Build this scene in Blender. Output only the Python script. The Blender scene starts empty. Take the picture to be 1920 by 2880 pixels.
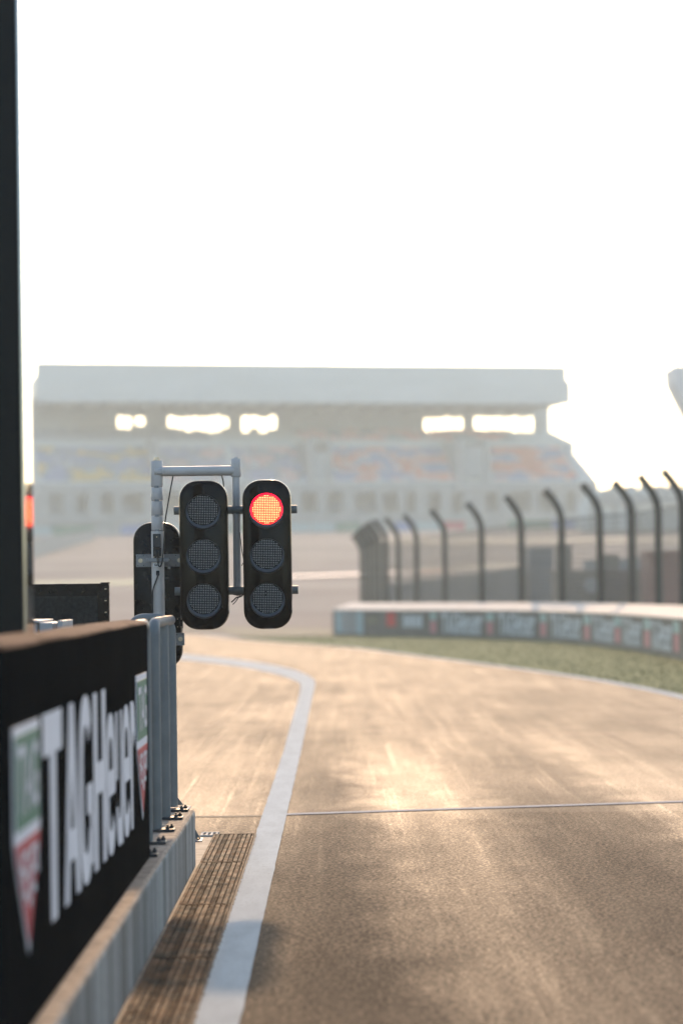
import bpy, bmesh, math, random
from mathutils import Vector, Matrix, noise
random.seed(7)
scene = bpy.context.scene
C = scene.collection
R = math.radians
# ------------------------------------------------------------------ camera, sky, sun
H, F, ROLL = 1.73, 6800.0, R(0.7)
cam = bpy.data.cameras.new('camera'); co = bpy.data.objects.new('camera', cam); C.objects.link(co); scene.camera = co
co.matrix_world = Matrix.Translation((0, 0, H)) @ Matrix.Rotation(ROLL, 4, 'Y') @ Matrix.Rotation(R(90), 4, 'X')
cam.sensor_fit = 'VERTICAL'; cam.sensor_height = 36; cam.sensor_width = 24; cam.lens = 85
cam.shift_x = 11/2880; cam.shift_y = 220/2880
cam.clip_start = .05; cam.clip_end = 5000
cam.dof.use_dof = True; cam.dof.focus_distance = 15.75; cam.dof.aperture_fstop = 1.4
SUN_EL, SUN_AZ = 24.3, 0.2          # azimuth measured from +Y towards +X
w = bpy.data.worlds.new('World'); scene.world = w; w.use_nodes = True
nt = w.node_tree
sky = nt.nodes.new('ShaderNodeTexSky'); sky.sky_type = 'NISHITA'; sky.sun_disc = False
sky.sun_elevation = R(SUN_EL); sky.sun_rotation = R(SUN_AZ); sky.dust_density = 1.5; sky.air_density = 1.0; sky.ozone_density = 1.0
nt.links.new(sky.outputs[0], nt.nodes['Background'].inputs[0]); nt.nodes['Background'].inputs[1].default_value = 0.15
sl = bpy.data.lights.new('sun', 'SUN'); so = bpy.data.objects.new('sun', sl); C.objects.link(so)
sl.energy = 1.8; sl.angle = R(1.7); sl.color = (1, .64, .36)
sd = Vector((math.sin(R(SUN_AZ))*math.cos(R(SUN_EL)), math.cos(R(SUN_AZ))*math.cos(R(SUN_EL)), math.sin(R(SUN_EL))))
so.rotation_euler = sd.to_track_quat('Z', 'Y').to_euler(); so.location = (0, 30, 30)
vs = scene.view_settings; vs.view_transform = 'Standard'; vs.look = 'None'; vs.exposure = 0.95; vs.gamma = 1
cy = scene.cycles
cy.max_bounces = 6; cy.volume_bounces = 1; cy.caustics_reflective = False; cy.caustics_refractive = False
cy.use_denoising = True; cy.sample_clamp_indirect = 6

# ------------------------------------------------------------------ helpers
cr, sr = math.cos(ROLL), math.sin(ROLL)
def ray(px, py):
    dx, dy = px-949, 1660-py
    return (dx*cr+dy*sr)/F, (-dx*sr+dy*cr)/F
def P(px, py, d):
    a, b = ray(px, py); return Vector((a*d, d, H+b*d))
def smooth(t): t = max(0, min(1, t)); return t*t*(3-2*t)
def terr(x, y):
    return 11.0*smooth((y-115)/285.0) if y < 400 else 11.0
def T(px, py, z=0):
    a, b = ray(px, py); d = 5.0
    while d < 600:
        if H+b*d < terr(a*d, d)+z: break
        d += .25
    return Vector((a*d, d, terr(a*d, d)+z))
def G(px, py, z=0):
    a, b = ray(px, py); d = (z-H)/b; return Vector((a*d, d, z))

def mat(name, col=(.5,.5,.5), rough=.5, metal=0, spec=.5, emit=None, es=0, coat=0):
    m = bpy.data.materials.new(name); m.use_nodes = True
    b = m.node_tree.nodes['Principled BSDF']
    b.inputs['Base Color'].default_value = (*col, 1); b.inputs['Roughness'].default_value = rough
    b.inputs['Metallic'].default_value = metal; b.inputs['Specular IOR Level'].default_value = spec
    b.inputs['Coat Weight'].default_value = coat; b.inputs['Coat Roughness'].default_value = .05
    if emit: b.inputs['Emission Color'].default_value = (*emit, 1); b.inputs['Emission Strength'].default_value = es
    return m
class N:
    """small node builder on a principled material"""
    def __init__(s, m): s.m = m; s.t = m.node_tree; s.b = s.t.nodes['Principled BSDF']; s.co = s.t.nodes.new('ShaderNodeTexCoord').outputs['Object']
    def link(s, a, b): s.t.links.new(a, b)
    def mapping(s, sc, loc=(0,0,0), rot=(0,0,0)):
        n = s.t.nodes.new('ShaderNodeMapping'); n.inputs['Scale'].default_value = sc; n.inputs['Location'].default_value = loc; n.inputs['Rotation'].default_value = rot
        s.link(s.co, n.inputs[0]); return n.outputs[0]
    def noise(s, scale, detail=3, vec=None, rough=.55):
        n = s.t.nodes.new('ShaderNodeTexNoise'); n.inputs['Scale'].default_value = scale; n.inputs['Detail'].default_value = detail; n.inputs['Roughness'].default_value = rough
        s.link(vec if vec is not None else s.co, n.inputs['Vector']); return n.outputs['Fac']
    def ramp(s, fac, stops):
        n = s.t.nodes.new('ShaderNodeValToRGB'); e = n.color_ramp.elements
        while len(e) < len(stops): e.new(.5)
        for k, (p, c) in enumerate(stops):
            e[k].position = p; e[k].color = (*c, 1) if isinstance(c, tuple) else (c, c, c, 1)
        s.link(fac, n.inputs[0]); return n.outputs[0]
    def mix(s, f, a, b, mode='MIX'):
        n = s.t.nodes.new('ShaderNodeMix'); n.data_type = 'RGBA'; n.blend_type = mode
        for v, i in ((f, 0), (a, 6), (b, 7)):
            if isinstance(v, (int, float)): n.inputs[i].default_value = v if i == 0 else (v, v, v, 1)
            elif isinstance(v, tuple): n.inputs[i].default_value = (*v, 1)
            else: s.link(v, n.inputs[i])
        return n.outputs[2]
    def bump(s, h, st, dist):
        n = s.t.nodes.new('ShaderNodeBump'); n.inputs['Strength'].default_value = st; n.inputs['Distance'].default_value = dist
        s.link(h, n.inputs['Height']); s.link(n.outputs[0], s.b.inputs['Normal'])
    def col(s, c): s.link(c, s.b.inputs['Base Color'])
    def rough(s, c): s.link(c, s.b.inputs['Roughness'])
def varied(name, c1, c2, scale=5, rough=.5, rough2=None, metal=0, bump=.2, bscale=60, bdist=.002, vscale=(1,1,1), spec=.5, coat=0):
    m = mat(name, c1, rough, metal, spec, coat=coat); n = N(m)
    f = n.noise(scale, 4, n.mapping(vscale))
    n.col(n.ramp(f, [(.35, c1), (.65, c2)]))
    if rough2 is not None: n.rough(n.ramp(n.noise(scale*2.3, 3), [(.35, rough), (.65, rough2)]))
    if bump: n.bump(n.noise(bscale, 2), bump, bdist)
    return m

def tag(o, label=None, cat=None, group=None, kind=None):
    if label: o['label'] = label
    if cat: o['category'] = cat
    if group: o['group'] = group
    if kind: o['kind'] = kind
    return o
def empty(name, loc, label=None, cat=None, group=None):
    o = bpy.data.objects.new(name, None); C.objects.link(o); o.location = loc; o.empty_display_size = .2
    return tag(o, label, cat, group)
def obj_one(name, bm, ms, parent=None, smooth_=False, label=None):
    """bm is in world coordinates"""
    me = bpy.data.meshes.new(name)
    bmesh.ops.recalc_face_normals(bm, faces=bm.faces)
    bm.to_mesh(me); bm.free()
    for m in (ms if isinstance(ms, (list, tuple)) else [ms]): me.materials.append(m)
    if smooth_:
        for p in me.polygons: p.use_smooth = True
        try: me.set_sharp_from_angle(angle=R(40))
        except Exception: pass
    o = bpy.data.objects.new(name, me); C.objects.link(o)
    if parent is not None:
        o.parent = parent
        pw = parent.location.copy(); q = parent.parent
        while q is not None: pw += q.location; q = q.parent
        o.location = -pw if parent.type == 'EMPTY' else (0, 0, 0)
    if label: o['label'] = label
    return o
SPLIT = {'stair_opening','aisle_wall','pier','column','roof_truss','roof_fascia','rib','foot','parapet','weld','hinge_key','screw','hole','staple','pivot_collar','clamp','clamp_bolt','concourse_fitting','rail','rung','base_plate','coping','post'}
def obj(name, bm, ms, parent=None, smooth_=False, label=None):
    """one object; the repeated small parts named in SPLIT become one object per separate piece"""
    if name in SPLIT and parent is not None:
        seen = set(); isl = []
        for v in bm.verts:
            if v in seen: continue
            st = [v]; seen.add(v); cur = []
            while st:
                a = st.pop(); cur.append(a)
                for e in a.link_edges:
                    b = e.other_vert(a)
                    if b not in seen: seen.add(b); st.append(b)
            isl.append(cur)
        if 1 < len(isl) <= 100:
            for cur in isl:
                nb = bmesh.new(); mp = {v: nb.verts.new(v.co) for v in cur}; cs = set(cur)
                for f in {f for v in cur for f in v.link_faces}:
                    nf = nb.faces.new([mp[v] for v in f.verts]); nf.material_index = f.material_index
                last = obj_one(name, nb, ms, parent, smooth_, label)
            bm.free(); return last
    return obj_one(name, bm, ms, parent, smooth_, label)
def NB(): return bmesh.new()
def box(bm, x0, x1, y0, y1, z0, z1, bev=0, mi=0, seg=2):
    r = bmesh.ops.create_cube(bm, size=1); vs_ = r['verts']
    for v in vs_:
        v.co = Vector(((x0+x1)/2+v.co.x*(x1-x0), (y0+y1)/2+v.co.y*(y1-y0), (z0+z1)/2+v.co.z*(z1-z0)))
    fs = list({f for v in vs_ for f in v.link_faces})
    for f in fs: f.material_index = mi
    if bev:
        es = list({e for v in vs_ for e in v.link_edges})
        rr = bmesh.ops.bevel(bm, geom=es, offset=bev, segments=seg, affect='EDGES', profile=.5)
        for f in rr['faces']: f.material_index = mi
def hexa(bm, pts, mi=0):
    """8 points: 4 bottom, 4 top in the same order"""
    v = [bm.verts.new(p) for p in pts]
    for f in ((3,2,1,0), (4,5,6,7), (0,1,5,4), (1,2,6,5), (2,3,7,6), (3,0,4,7)):
        bm.faces.new([v[i] for i in f]).material_index = mi
def tube(bm, pts, r, n=16, cap=True, mi=0):
    pts = [Vector(p) for p in pts]; rings = []
    for i, p in enumerate(pts):
        t = (pts[min(i+1, len(pts)-1)]-pts[max(i-1, 0)]).normalized()
        if i == 0: u = t.orthogonal().normalized()
        else: u = (u-t*u.dot(t)).normalized()
        v = t.cross(u); rad = r[i] if isinstance(r, (list, tuple)) else r
        rings.append([bm.verts.new(p+(u*math.cos(a)+v*math.sin(a))*rad) for a in [2*math.pi*k/n for k in range(n)]])
    for a, b in zip(rings, rings[1:]):
        for k in range(n): bm.faces.new((a[k], a[(k+1) % n], b[(k+1) % n], b[k])).material_index = mi
    if cap: bm.faces.new(rings[0][::-1]).material_index = mi; bm.faces.new(rings[-1]).material_index = mi
def arc(c, r, a0, a1, ux, uz, n=8):
    return [Vector(c)+Vector(ux)*r*math.cos(a0+(a1-a0)*k/n)+Vector(uz)*r*math.sin(a0+(a1-a0)*k/n) for k in range(n+1)]
def poly(bm, pts, ext, mi=0):
    """flat outline with thickness ext (vector)"""
    a = [bm.verts.new(p) for p in pts]; b = [bm.verts.new(Vector(p)+Vector(ext)) for p in pts]
    n = len(pts)
    bm.faces.new(a).material_index = mi; bm.faces.new(b[::-1]).material_index = mi
    for k in range(n): bm.faces.new((a[k], b[k], b[(k+1) % n], a[(k+1) % n])).material_index = mi
def bezier_pts(pts, n=10):
    out = []
    for i in range(len(pts)-1):
        p0 = Vector(pts[max(i-1, 0)]); p1 = Vector(pts[i]); p2 = Vector(pts[i+1]); p3 = Vector(pts[min(i+2, len(pts)-1)])
        for k in range(n):
            t = k/n
            out.append(.5*((2*p1)+(-p0+p2)*t+(2*p0-5*p1+4*p2-p3)*t*t+(-p0+3*p1-3*p2+p3)*t**3))
    out.append(Vector(pts[-1])); return out
def ribbon(bm, left, right, dz=.004, sub=1, mi=0):
    prev = None
    for l, r_ in zip(left, right):
        row = []
        for k in range(sub+1):
            p = l.lerp(r_, k/sub); row.append(bm.verts.new((p.x, p.y, terr(p.x, p.y)+dz)))
        if prev:
            for k in range(sub): bm.faces.new((prev[k], prev[k+1], row[k+1], row[k])).material_index = mi
        prev = row
def offset_line(pts, wd):
    L, Rr = [], []
    for i, p in enumerate(pts):
        t = (pts[min(i+1, len(pts)-1)]-pts[max(i-1, 0)]); t.z = 0; t.normalize(); nn = Vector((t.y, -t.x, 0))
        L.append(p-nn*wd/2); Rr.append(p+nn*wd/2)
    return L, Rr
_glyph = {}
def glyph(s, fat=.03):
    """triangulated flat outline of a piece of text, normalised to the unit square"""
    key = (s, fat)
    if key in _glyph: return _glyph[key]
    cu = bpy.data.curves.new('lettering', 'FONT'); cu.body = s; cu.offset = fat; cu.fill_mode = 'FRONT'; cu.resolution_u = 4
    t = bpy.data.objects.new('lettering', cu); C.objects.link(t)
    dg = bpy.context.evaluated_depsgraph_get(); me = bpy.data.meshes.new_from_object(t.evaluated_get(dg))
    vs_ = [v.co.copy() for v in me.vertices]; fs = [tuple(p.vertices) for p in me.polygons]
    bpy.data.objects.remove(t); bpy.data.curves.remove(cu); bpy.data.meshes.remove(me)
    x0 = min(v.x for v in vs_); x1 = max(v.x for v in vs_); y0 = min(v.y for v in vs_); y1 = max(v.y for v in vs_)
    _glyph[key] = ([((v.x-x0)/(x1-x0), (v.y-y0)/(y1-y0)) for v in vs_], fs); return _glyph[key]
def bold(bm, ch, fn, mi=0):
    """heavy squarish letters; fn maps (u, v, layer) to a world point, overlapping strokes lie on separate layers"""
    def quad(pts, w=0):
        bm.faces.new([bm.verts.new(fn(u, v, w)) for u, v in pts]).material_index = mi
    def bar(u0, u1, v0, v1, w=0): quad([(u0,v0),(u1,v0),(u1,v1),(u0,v1)], w)
    def arcs(a0, a1, tu=.27, tv=.17, w=0, n=26):
        pr = None
        for k in range(n+1):
            a = R(a0+(a1-a0)*k/n); c, s_ = math.cos(a), math.sin(a)
            e = 2/2.7; c = math.copysign(abs(c)**e, c); s_ = math.copysign(abs(s_)**e, s_)
            o = (.5+.5*c, .5+.5*s_); i = (.5+(.5-tu)*c, .5+(.5-tv)*s_)
            if pr: quad([pr[0], o, i, pr[1]], w)
            pr = (o, i)
    if ch == 'T': bar(0,1,.80,1); bar(.36,.66,0,.799)
    elif ch == 'A':
        quad([(0,0),(.28,0),(.62,1),(.36,1)]); quad([(.72,0),(1,0),(.64,1),(.42,.90)], 1); bar(.2,.8,.20,.36,2)
    elif ch == 'G': arcs(38, 360-30, .27, .16); bar(.54,1,.36,.52,1); bar(.76,1,.08,.36,2)
    elif ch == 'H': bar(0,.30,0,1); bar(.70,1,0,1); bar(.302,.698,.42,.60)
    elif ch == 'e': arcs(0, 326, .28, .17); bar(.06,.98,.42,.60,1)
    elif ch == 'u': bar(0,.30,.3,1); bar(.70,1,0,1,1); arcs(180, 360, .30, .20)
    elif ch == 'r': bar(0,.42,0,1); arcs(20, 150, .36, .24, 1)
def letter(bm, s, fn, mi=0, fat=.03):
    """fn maps (u,v) in the unit square to a world point"""
    vs_, fs = glyph(s, fat)
    vv = [bm.verts.new(fn(u, v)) for u, v in vs_]
    for f in fs:
        try: bm.faces.new([vv[i] for i in f]).material_index = mi
        except ValueError: pass

# ------------------------------------------------------------------ materials
def asphalt():
    m = mat('asphalt', (.08,.07,.055), .5, spec=.25); n = N(m)
    n.b.inputs['Specular Tint'].default_value = (1, .82, .64, 1)
    grain = n.noise(48, 4, rough=.75)
    fine = n.noise(170, 2)
    streak = n.noise(4.0, 5, n.mapping((1.0, .05, 1), rot=(0, 0, R(1.5))), rough=.7)
    scratch = n.noise(16, 5, n.mapping((1.0, .007, 1), rot=(0, 0, R(2.2))), rough=.75)
    patch = n.noise(.5, 5, n.mapping((1, .4, 1)))
    blot = n.noise(2.2, 5, n.mapping((1, .5, 1)))
    sep = n.t.nodes.new('ShaderNodeSeparateXYZ'); n.link(n.co, sep.inputs[0])
    def mrange(a, b, c=0, d=1):
        q = n.t.nodes.new('ShaderNodeMapRange'); q.interpolation_type = 'SMOOTHSTEP'
        for k, v in enumerate((a, b, c, d)): q.inputs[k+1].default_value = v
        n.link(sep.outputs[1], q.inputs[0]); return q.outputs[0]
    def math_(op, a, b_):
        q = n.t.nodes.new('ShaderNodeMath'); q.operation = op
        for v, k in ((a, 0), (b_, 1)):
            if isinstance(v, (int, float)): q.inputs[k].default_value = v
            else: n.link(v, q.inputs[k])
        return q.outputs[0]
    newer = mrange(18.5, 18.7); farf = mrange(15, 34)
    c = n.ramp(grain, [(.38, (.008,.005,.003)), (.5, (.042,.027,.016)), (.62, (.16,.11,.07))])
    c = n.mix(newer, c, n.ramp(grain, [(.36, (.04,.029,.020)), (.62, (.13,.10,.073))]))
    c = n.mix(.6, c, n.ramp(patch, [(.35, .6), (.65, 1.3)]), 'MULTIPLY')
    c = n.mix(.5, c, n.ramp(blot, [(.35, .6), (.65, 1.25)]), 'MULTIPLY')
    # polished and rubbered wheel lanes running along the pit exit
    wx = math_('ADD', sep.outputs[0], math_('MULTIPLY', math_('SUBTRACT', blot, .5), .9))
    wx = math_('ADD', wx, math_('MULTIPLY', sep.outputs[1], .018))
    X = lambda x: (x+4.0)/12.0
    lane = n.ramp(math_('DIVIDE', math_('ADD', wx, 4.0), 12.0), [(X(-3), .55), (X(-.6), .45), (X(.3), .0), (X(.75), .55), (X(1.15), .62), (X(1.85), .12), (X(2.5), .15), (X(2.8), .6), (X(4.2), .35), (X(5.5), .5)])
    lane = n.mix(farf, lane, .55)
    c = n.mix(.8, c, n.ramp(lane, [(0, .6), (1, 1.2)]), 'MULTIPLY')
    n.col(c)
    st = math_('ADD', math_('MULTIPLY', math_('SUBTRACT', streak, .5), .8), lane)
    st = math_('ADD', st, math_('MULTIPLY', n.ramp(scratch, [(.54, 0.0), (.72, 1.0)]), .32))
    st = math_('ADD', st, math_('MULTIPLY', math_('SUBTRACT', patch, .5), .6))
    rr = n.ramp(st, [(.0, .88), (.5, .74), (1.0, .60)])
    rr = math_('ADD', rr, math_('MULTIPLY', math_('SUBTRACT', grain, .5), -.8))
    rr = math_('ADD', rr, math_('MULTIPLY', farf, .05))
    rr = math_('ADD', rr, math_('ADD', math_('MULTIPLY', math_('ADD', math_('MULTIPLY', newer, .3), math_('MULTIPLY', mrange(12.5, 19.5), .7)), -.085), .05))
    pat = math_('MULTIPLY', mrange(15.5, 19.5), math_('SUBTRACT', 1.0, mrange(21, 31)))
    rr = math_('SUBTRACT', rr, math_('MULTIPLY', math_('MULTIPLY', pat, lane), .11))
    n.rough(rr)
    n.link(n.mix(farf, (1,.75,.51), (1,.85,.70)), n.b.inputs['Specular Tint'])
    n.bump(n.mix(.3, grain, fine), .8, .008)
    return m
M_asphalt = asphalt()
def white_paint():
    m = mat('line_paint', (.57,.63,.62), .9, spec=.1); n = N(m)
    worn = n.noise(55, 4, rough=.7)
    c = n.ramp(worn, [(.30, (.22,.21,.19)), (.40, (.50,.545,.54))])
    c = n.mix(.5, c, n.ramp(n.noise(3, 6, n.mapping((2, .5, 1)), rough=.7), [(.35, .70), (.6, 1.0)]), 'MULTIPLY')
    n.col(c); n.bump(n.noise(90, 2), .25, .002); return m
M_paint = white_paint()
def concrete(name, base, streak=True):
    m = mat(name, base, .85, spec=.3); n = N(m)
    s = n.noise(1.0, 4, n.mapping((4, 5.5, .35)))
    d = n.noise(22, 5, rough=.7)
    c = n.ramp(s, [(.33, tuple(v*.55 for v in base)), (.5, base), (.66, tuple(min(1, v*1.55) for v in base))]) if streak else n.ramp(n.noise(2, 4), [(.35, tuple(v*.75 for v in base)), (.65, tuple(v*1.2 for v in base))])
    c = n.mix(.5, c, n.ramp(d, [(.3, .5), (.6, 1.1)]), 'MULTIPLY')
    n.col(c); n.bump(d, .6, .008); return m
M_conc = concrete('wall_concrete', (.20,.215,.21))
M_conctop = varied('wall_top_concrete', (.17,.13,.10), (.34,.27,.20), 14, .8, bump=.8, bscale=70, bdist=.006)
M_apron = varied('apron_concrete', (.14,.115,.09), (.26,.22,.17), 9, .75, bump=.7, bscale=110, bdist=.004)
M_grate = varied('cast_iron', (.012,.005,.002), (.12,.055,.022), 9, .68, .9, 0, .7, 60, .003, (1,.5,1), spec=.1)
M_void = mat('drain_void', (.008,.007,.006), .9, spec=.1)
M_rubber = varied('bitumen_seal', (.006,.006,.006), (.02,.018,.016), 30, .8, bump=.8)
M_steel = varied('galvanised_paint', (.15,.165,.165), (.19,.205,.20), 5, .42, .55, 0, .12, 90, .001)
M_steelpost = varied('post_paint', (.54,.50,.46), (.60,.565,.53), 6, .38, .5, 0, .10, 90, .001)
M_plate = varied('zinc_plate', (.20,.205,.21), (.30,.30,.30), 25, .45, .6, .4, .2)
M_bolt = mat('bolt_steel', (.55,.48,.38), .3, .9)
M_darkplate = varied('dark_base_plate', (.02,.025,.032), (.04,.05,.06), 20, .4, metal=.3)
M_gloss = mat('gloss_black', (.0012,.0012,.002), .10, spec=.12)
M_backblack = varied('satin_black', (.003,.003,.004), (.003,.003,.004), 8, .25, .35, spec=.15, bump=.05)
M_lens = mat('lens_black', (.004,.005,.006), .3, spec=.2)
M_visor = mat('visor_black', (.045,.055,.065), .4, spec=.4)
M_led = mat('led_grey', (.60,.61,.60), .3, emit=(.9,.92,.9), es=.0)
M_ledon = mat('led_lit', (1,.6,.2), .3, emit=(1,.47,.18), es=2.2)
M_redlens = mat('lens_lit', (.4,.01,.01), .3, emit=(1,.025,.01), es=1.1)
M_redhalo = mat('halo_red', (.25,.005,.01), .3, emit=(1,.0,.02), es=2.2)
M_cable = mat('cable_rubber', (.008,.008,.009), .45)
M_gearbox = mat('blue_black_plastic', (.012,.020,.028), .35)
M_sticker = mat('sticker_white', (.72,.72,.70), .5)
M_ink = mat('ink_black', (.01,.01,.01), .6)
M_redpl = mat('red_plastic', (.5,.03,.03), .4); M_grnpl = mat('green_plastic', (.03,.25,.10), .4)
M_board = varied('board_black', (.004,.0045,.0055), (.007,.007,.008), 2, .95, 1, bump=.1, bscale=40, spec=0)
M_foam = varied('foam_sunlit', (.11,.06,.038), (.20,.115,.075), 6, .9, spec=.08, bump=.5, bscale=30, bdist=.006)  # warm tan puts low sunlight into the colour of the board top
M_white = varied('print_white', (.70,.70,.74), (.78,.78,.81), 4, .6, bump=0)
M_green = mat('print_green', (.03,.17,.105), .6); M_pgreen = mat('print_pale_green', (.36,.48,.44), .6)
M_red = mat('print_red', (.46,.02,.04), .6); M_pred = mat('print_pale_red', (.55,.22,.22), .6)
M_pillar = mat('pillar_black', (.003,.005,.006), .4, spec=.15)
M_mirror = varied('brushed_edge', (.50,.47,.44), (.60,.57,.54), 3, .06, .10, 1.0, 0)
M_cab = varied('cabinet_grey', (.36,.37,.38), (.44,.44,.44), 4, .5, bump=.05)
M_felt = varied('black_felt', (.004,.005,.005), (.020,.022,.022), 40, .9, bump=.3)
M_grass = varied('grass_green', (.13,.165,.065), (.19,.215,.10), .6, .9, bump=.3, bscale=20, bdist=.02, spec=.1)
M_blade = varied('grass_blade', (.14,.17,.065), (.19,.205,.09), .8, .8, bump=0, spec=.2)
M_dirt = varied('far_asphalt', (.19,.16,.145), (.29,.25,.225), .08, .9, 1, bump=0, spec=.1, vscale=(.3,1,1))
M_palegrass = varied('dry_verge', (.21,.19,.13), (.29,.26,.19), .4, .9, bump=0, spec=.1)
M_fence = varied('fence_steel', (.016,.016,.012), (.03,.03,.024), 3, .55, metal=.3, bump=0)
M_wire = mat('fence_wire', (.06,.06,.055), .5, .5)
M_bar = varied('barrier_grey', (.14,.122,.098), (.20,.175,.145), 1, .7, bump=.1)
M_barlight = varied('barrier_pale', (.28,.29,.27), (.36,.36,.34), 1, .7, bump=.1)
M_cap = varied('cap_cream', (.56,.51,.45), (.64,.59,.52), 2, .8, bump=.1)
M_bprint = varied('banner_lettering', (.62,.66,.66), (.74,.76,.76), 3, .7, bump=0)
M_teal = mat('panel_teal', (.32,.43,.43), .6); M_blue = mat('panel_blue', (.10,.18,.42), .6)
M_stand = varied('stand_concrete', (.50,.545,.52), (.58,.61,.59), .1, .8, bump=0)
M_roof = varied('stand_roof_metal', (.50,.53,.51), (.56,.59,.57), .08, .5, bump=0, vscale=(1,1,4))
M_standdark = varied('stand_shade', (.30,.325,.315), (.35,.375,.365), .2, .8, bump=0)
M_orange = mat('seat_orange', (.66,.20,.10), .5); M_pink = mat('seat_pink', (.62,.36,.31), .5)
M_sblue = mat('seat_blue', (.24,.28,.42), .5); M_yellow = mat('seat_yellow', (.65,.42,.08), .5); M_sgrey = mat('seat_grey', (.26,.28,.30), .5)
M_contgrey = varied('container_grey', (.13,.14,.15), (.18,.19,.20), .5, .6, bump=0)
M_contred = varied('container_red', (.22,.06,.045), (.28,.085,.065), .5, .6, bump=0)
M_olive = varied('tarp_olive', (.17,.15,.115), (.23,.20,.16), .6, .8, bump=0)

# ------------------------------------------------------------------ ground and terrain
bm = NB()
xs = [-400, -250, -150, -90, -50, -25, -12, 0, 12, 25, 50, 90, 150, 250, 400]
ys = [-60, -20, 0, 30, 60, 90, 105] + [110+6*k for k in range(52)] + [450, 550, 700, 900]
rows = [[bm.verts.new((x, y, terr(x, y))) for x in xs] for y in ys]
for a, b in zip(rows, rows[1:]):
    for k in range(len(xs)-1): bm.faces.new((a[k], a[k+1], b[k+1], b[k]))
tag(obj('ground', bm, M_dirt), kind='structure')

roadR = bezier_pts([(4.9,4,0), (5.25,18,0), (5.35,30,0)] + [tuple(G(*p)) for p in ((1920,1962), (1700,1917), (1500,1887), (1347,1867), (1150,1842), (980,1821), (820,1810), (673,1798), (526,1782))] + [(-11,112,0), (-18,121,0)], 6)
roadR = [Vector((5.0,-10,0))]+roadR
bm = NB(); ribbon(bm, [Vector((-30, p.y, 0)) for p in roadR], roadR, .004, 6)
tag(obj('pit_lane_road', bm, M_asphalt), kind='structure')
def strip(name, pts, wd, m=M_paint, dz=.008, n=1):
    L, Rr = offset_line(pts, wd); bm = NB(); ribbon(bm, L, Rr, dz, n); return tag(obj(name, bm, m), kind='structure')
strip('edge_line', [p for p in roadR if p.y > 20 and p.y < 110], .26)
# pit exit line: straight, then sharply bent to the left
bm = NB()
def wob(i, a=.006): return noise.noise(Vector((i*3.1, 0, 0)))*a
Lp = [Vector((-.600+wob(k), 4+k*.25, 0)) for k in range(88)]; Rp = [Vector((-.412+wob(k+500), 4+k*.25, 0)) for k in range(88)]
ends = bezier_pts([(-.60,26,0), (-.63,33,0), (-.655,40,0), (-.70,44.3,0), (-.86,46.6,0), (-1.25,49.8,0), (-1.9,53.5,0), (-2.8,57.5,0), (-4.0,61.5,0), (-5.6,66,0), (-8,72,0), (-12,80,0)], 6)
ende = bezier_pts([(-.412,26,0), (-.42,33,0), (-.43,40,0), (-.445,45.6,0), (-.60,48.8,0), (-1.0,53,0), (-1.7,57.3,0), (-2.6,61.5,0), (-3.9,66,0), (-5.5,71,0), (-8,77.5,0), (-12,86,0)], 6)
ribbon(bm, Lp+ends, Rp+ende, .009)
tag(obj('pit_exit_line', bm, M_paint), kind='structure')
bm = NB(); ribbon(bm, [Vector((-.412+k*.3, 18.57+k*.3*.22, 0)) for k in range(18)], [Vector((-.412+k*.3, 18.69+k*.3*.22, 0)) for k in range(18)], .010)
tag(obj('crossing_line', bm, varied('thin_line_paint', (.40,.39,.39), (.50,.49,.49), 8, .9, spec=.1)), kind='structure')
# seam left of the line and short worn marks on the asphalt
bm = NB()
ribbon(bm, [Vector((-4+k*.2, 18.50+wob(k,.06), 0)) for k in range(18)], [Vector((-4+k*.2, 18.60+wob(k+90,.06), 0)) for k in range(18)], .007)
ribbon(bm, [Vector((-.9+k*.03, 17.08+wob(k,.02), 0)) for k in range(11)], [Vector((-.9+k*.03, 17.13+wob(k+90,.03), 0)) for k in range(11)], .007)
tag(obj('asphalt_seam', bm, mat('bitumen_seam', (.02,.017,.014), .8)), kind='structure')
bm = NB(); ribbon(bm, [Vector((-3,15.2,0)), Vector((-3,17.05,0))], [Vector((-.89,15.2,0)), Vector((-.89,17.05,0))], .008)
ribbon(bm, [Vector((-.93,4,0)), Vector((-.93,15.2,0))], [Vector((-.885,4,0)), Vector((-.885,15.2,0))], .0085)
tag(obj('concrete_apron', bm, M_apron), kind='structure')

# grass verge between the road edge and the far barrier
BC = bezier_pts([(7.3,20,0), (7.7,38,0), (7.95,52,0), (7.8,66,0), (6.75,76.8,0), (4.95,82.4,0), (2.9,86.6,0), (-.2,93,0)], 14)  # barrier face, near to far
def bx_at(y):
    for a, b in zip(BC, BC[1:]):
        if a.y <= y <= b.y: return a.x+(b.x-a.x)*(y-a.y)/(b.y-a.y)
    return BC[-1].x if y > BC[-1].y else BC[0].x
vr = [p for p in roadR if 22 < p.y < 90]
bm = NB()
L_ = [Vector((p.x+.14, p.y, 0)) for p in vr]; R_ = []
for p in vr:
    R_.append(Vector((max(bx_at(p.y)+.4, p.x+.5), p.y, 0)))
ribbon(bm, L_, R_, .012, 8)
tag(obj('grass_verge', bm, M_grass), kind='structure')
bm = NB()
ribbon(bm, [Vector((-3.4,90,0)), Vector((-5,104,0)), Vector((-9,112,0)), Vector((-15,122,0))], [Vector((2.9,90,0)), Vector((3,104,0)), Vector((-2,112,0)), Vector((-9,122,0))], .02, 4)
tag(obj('dry_verge', bm, M_palegrass), kind='structure')
bm = NB()
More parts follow.
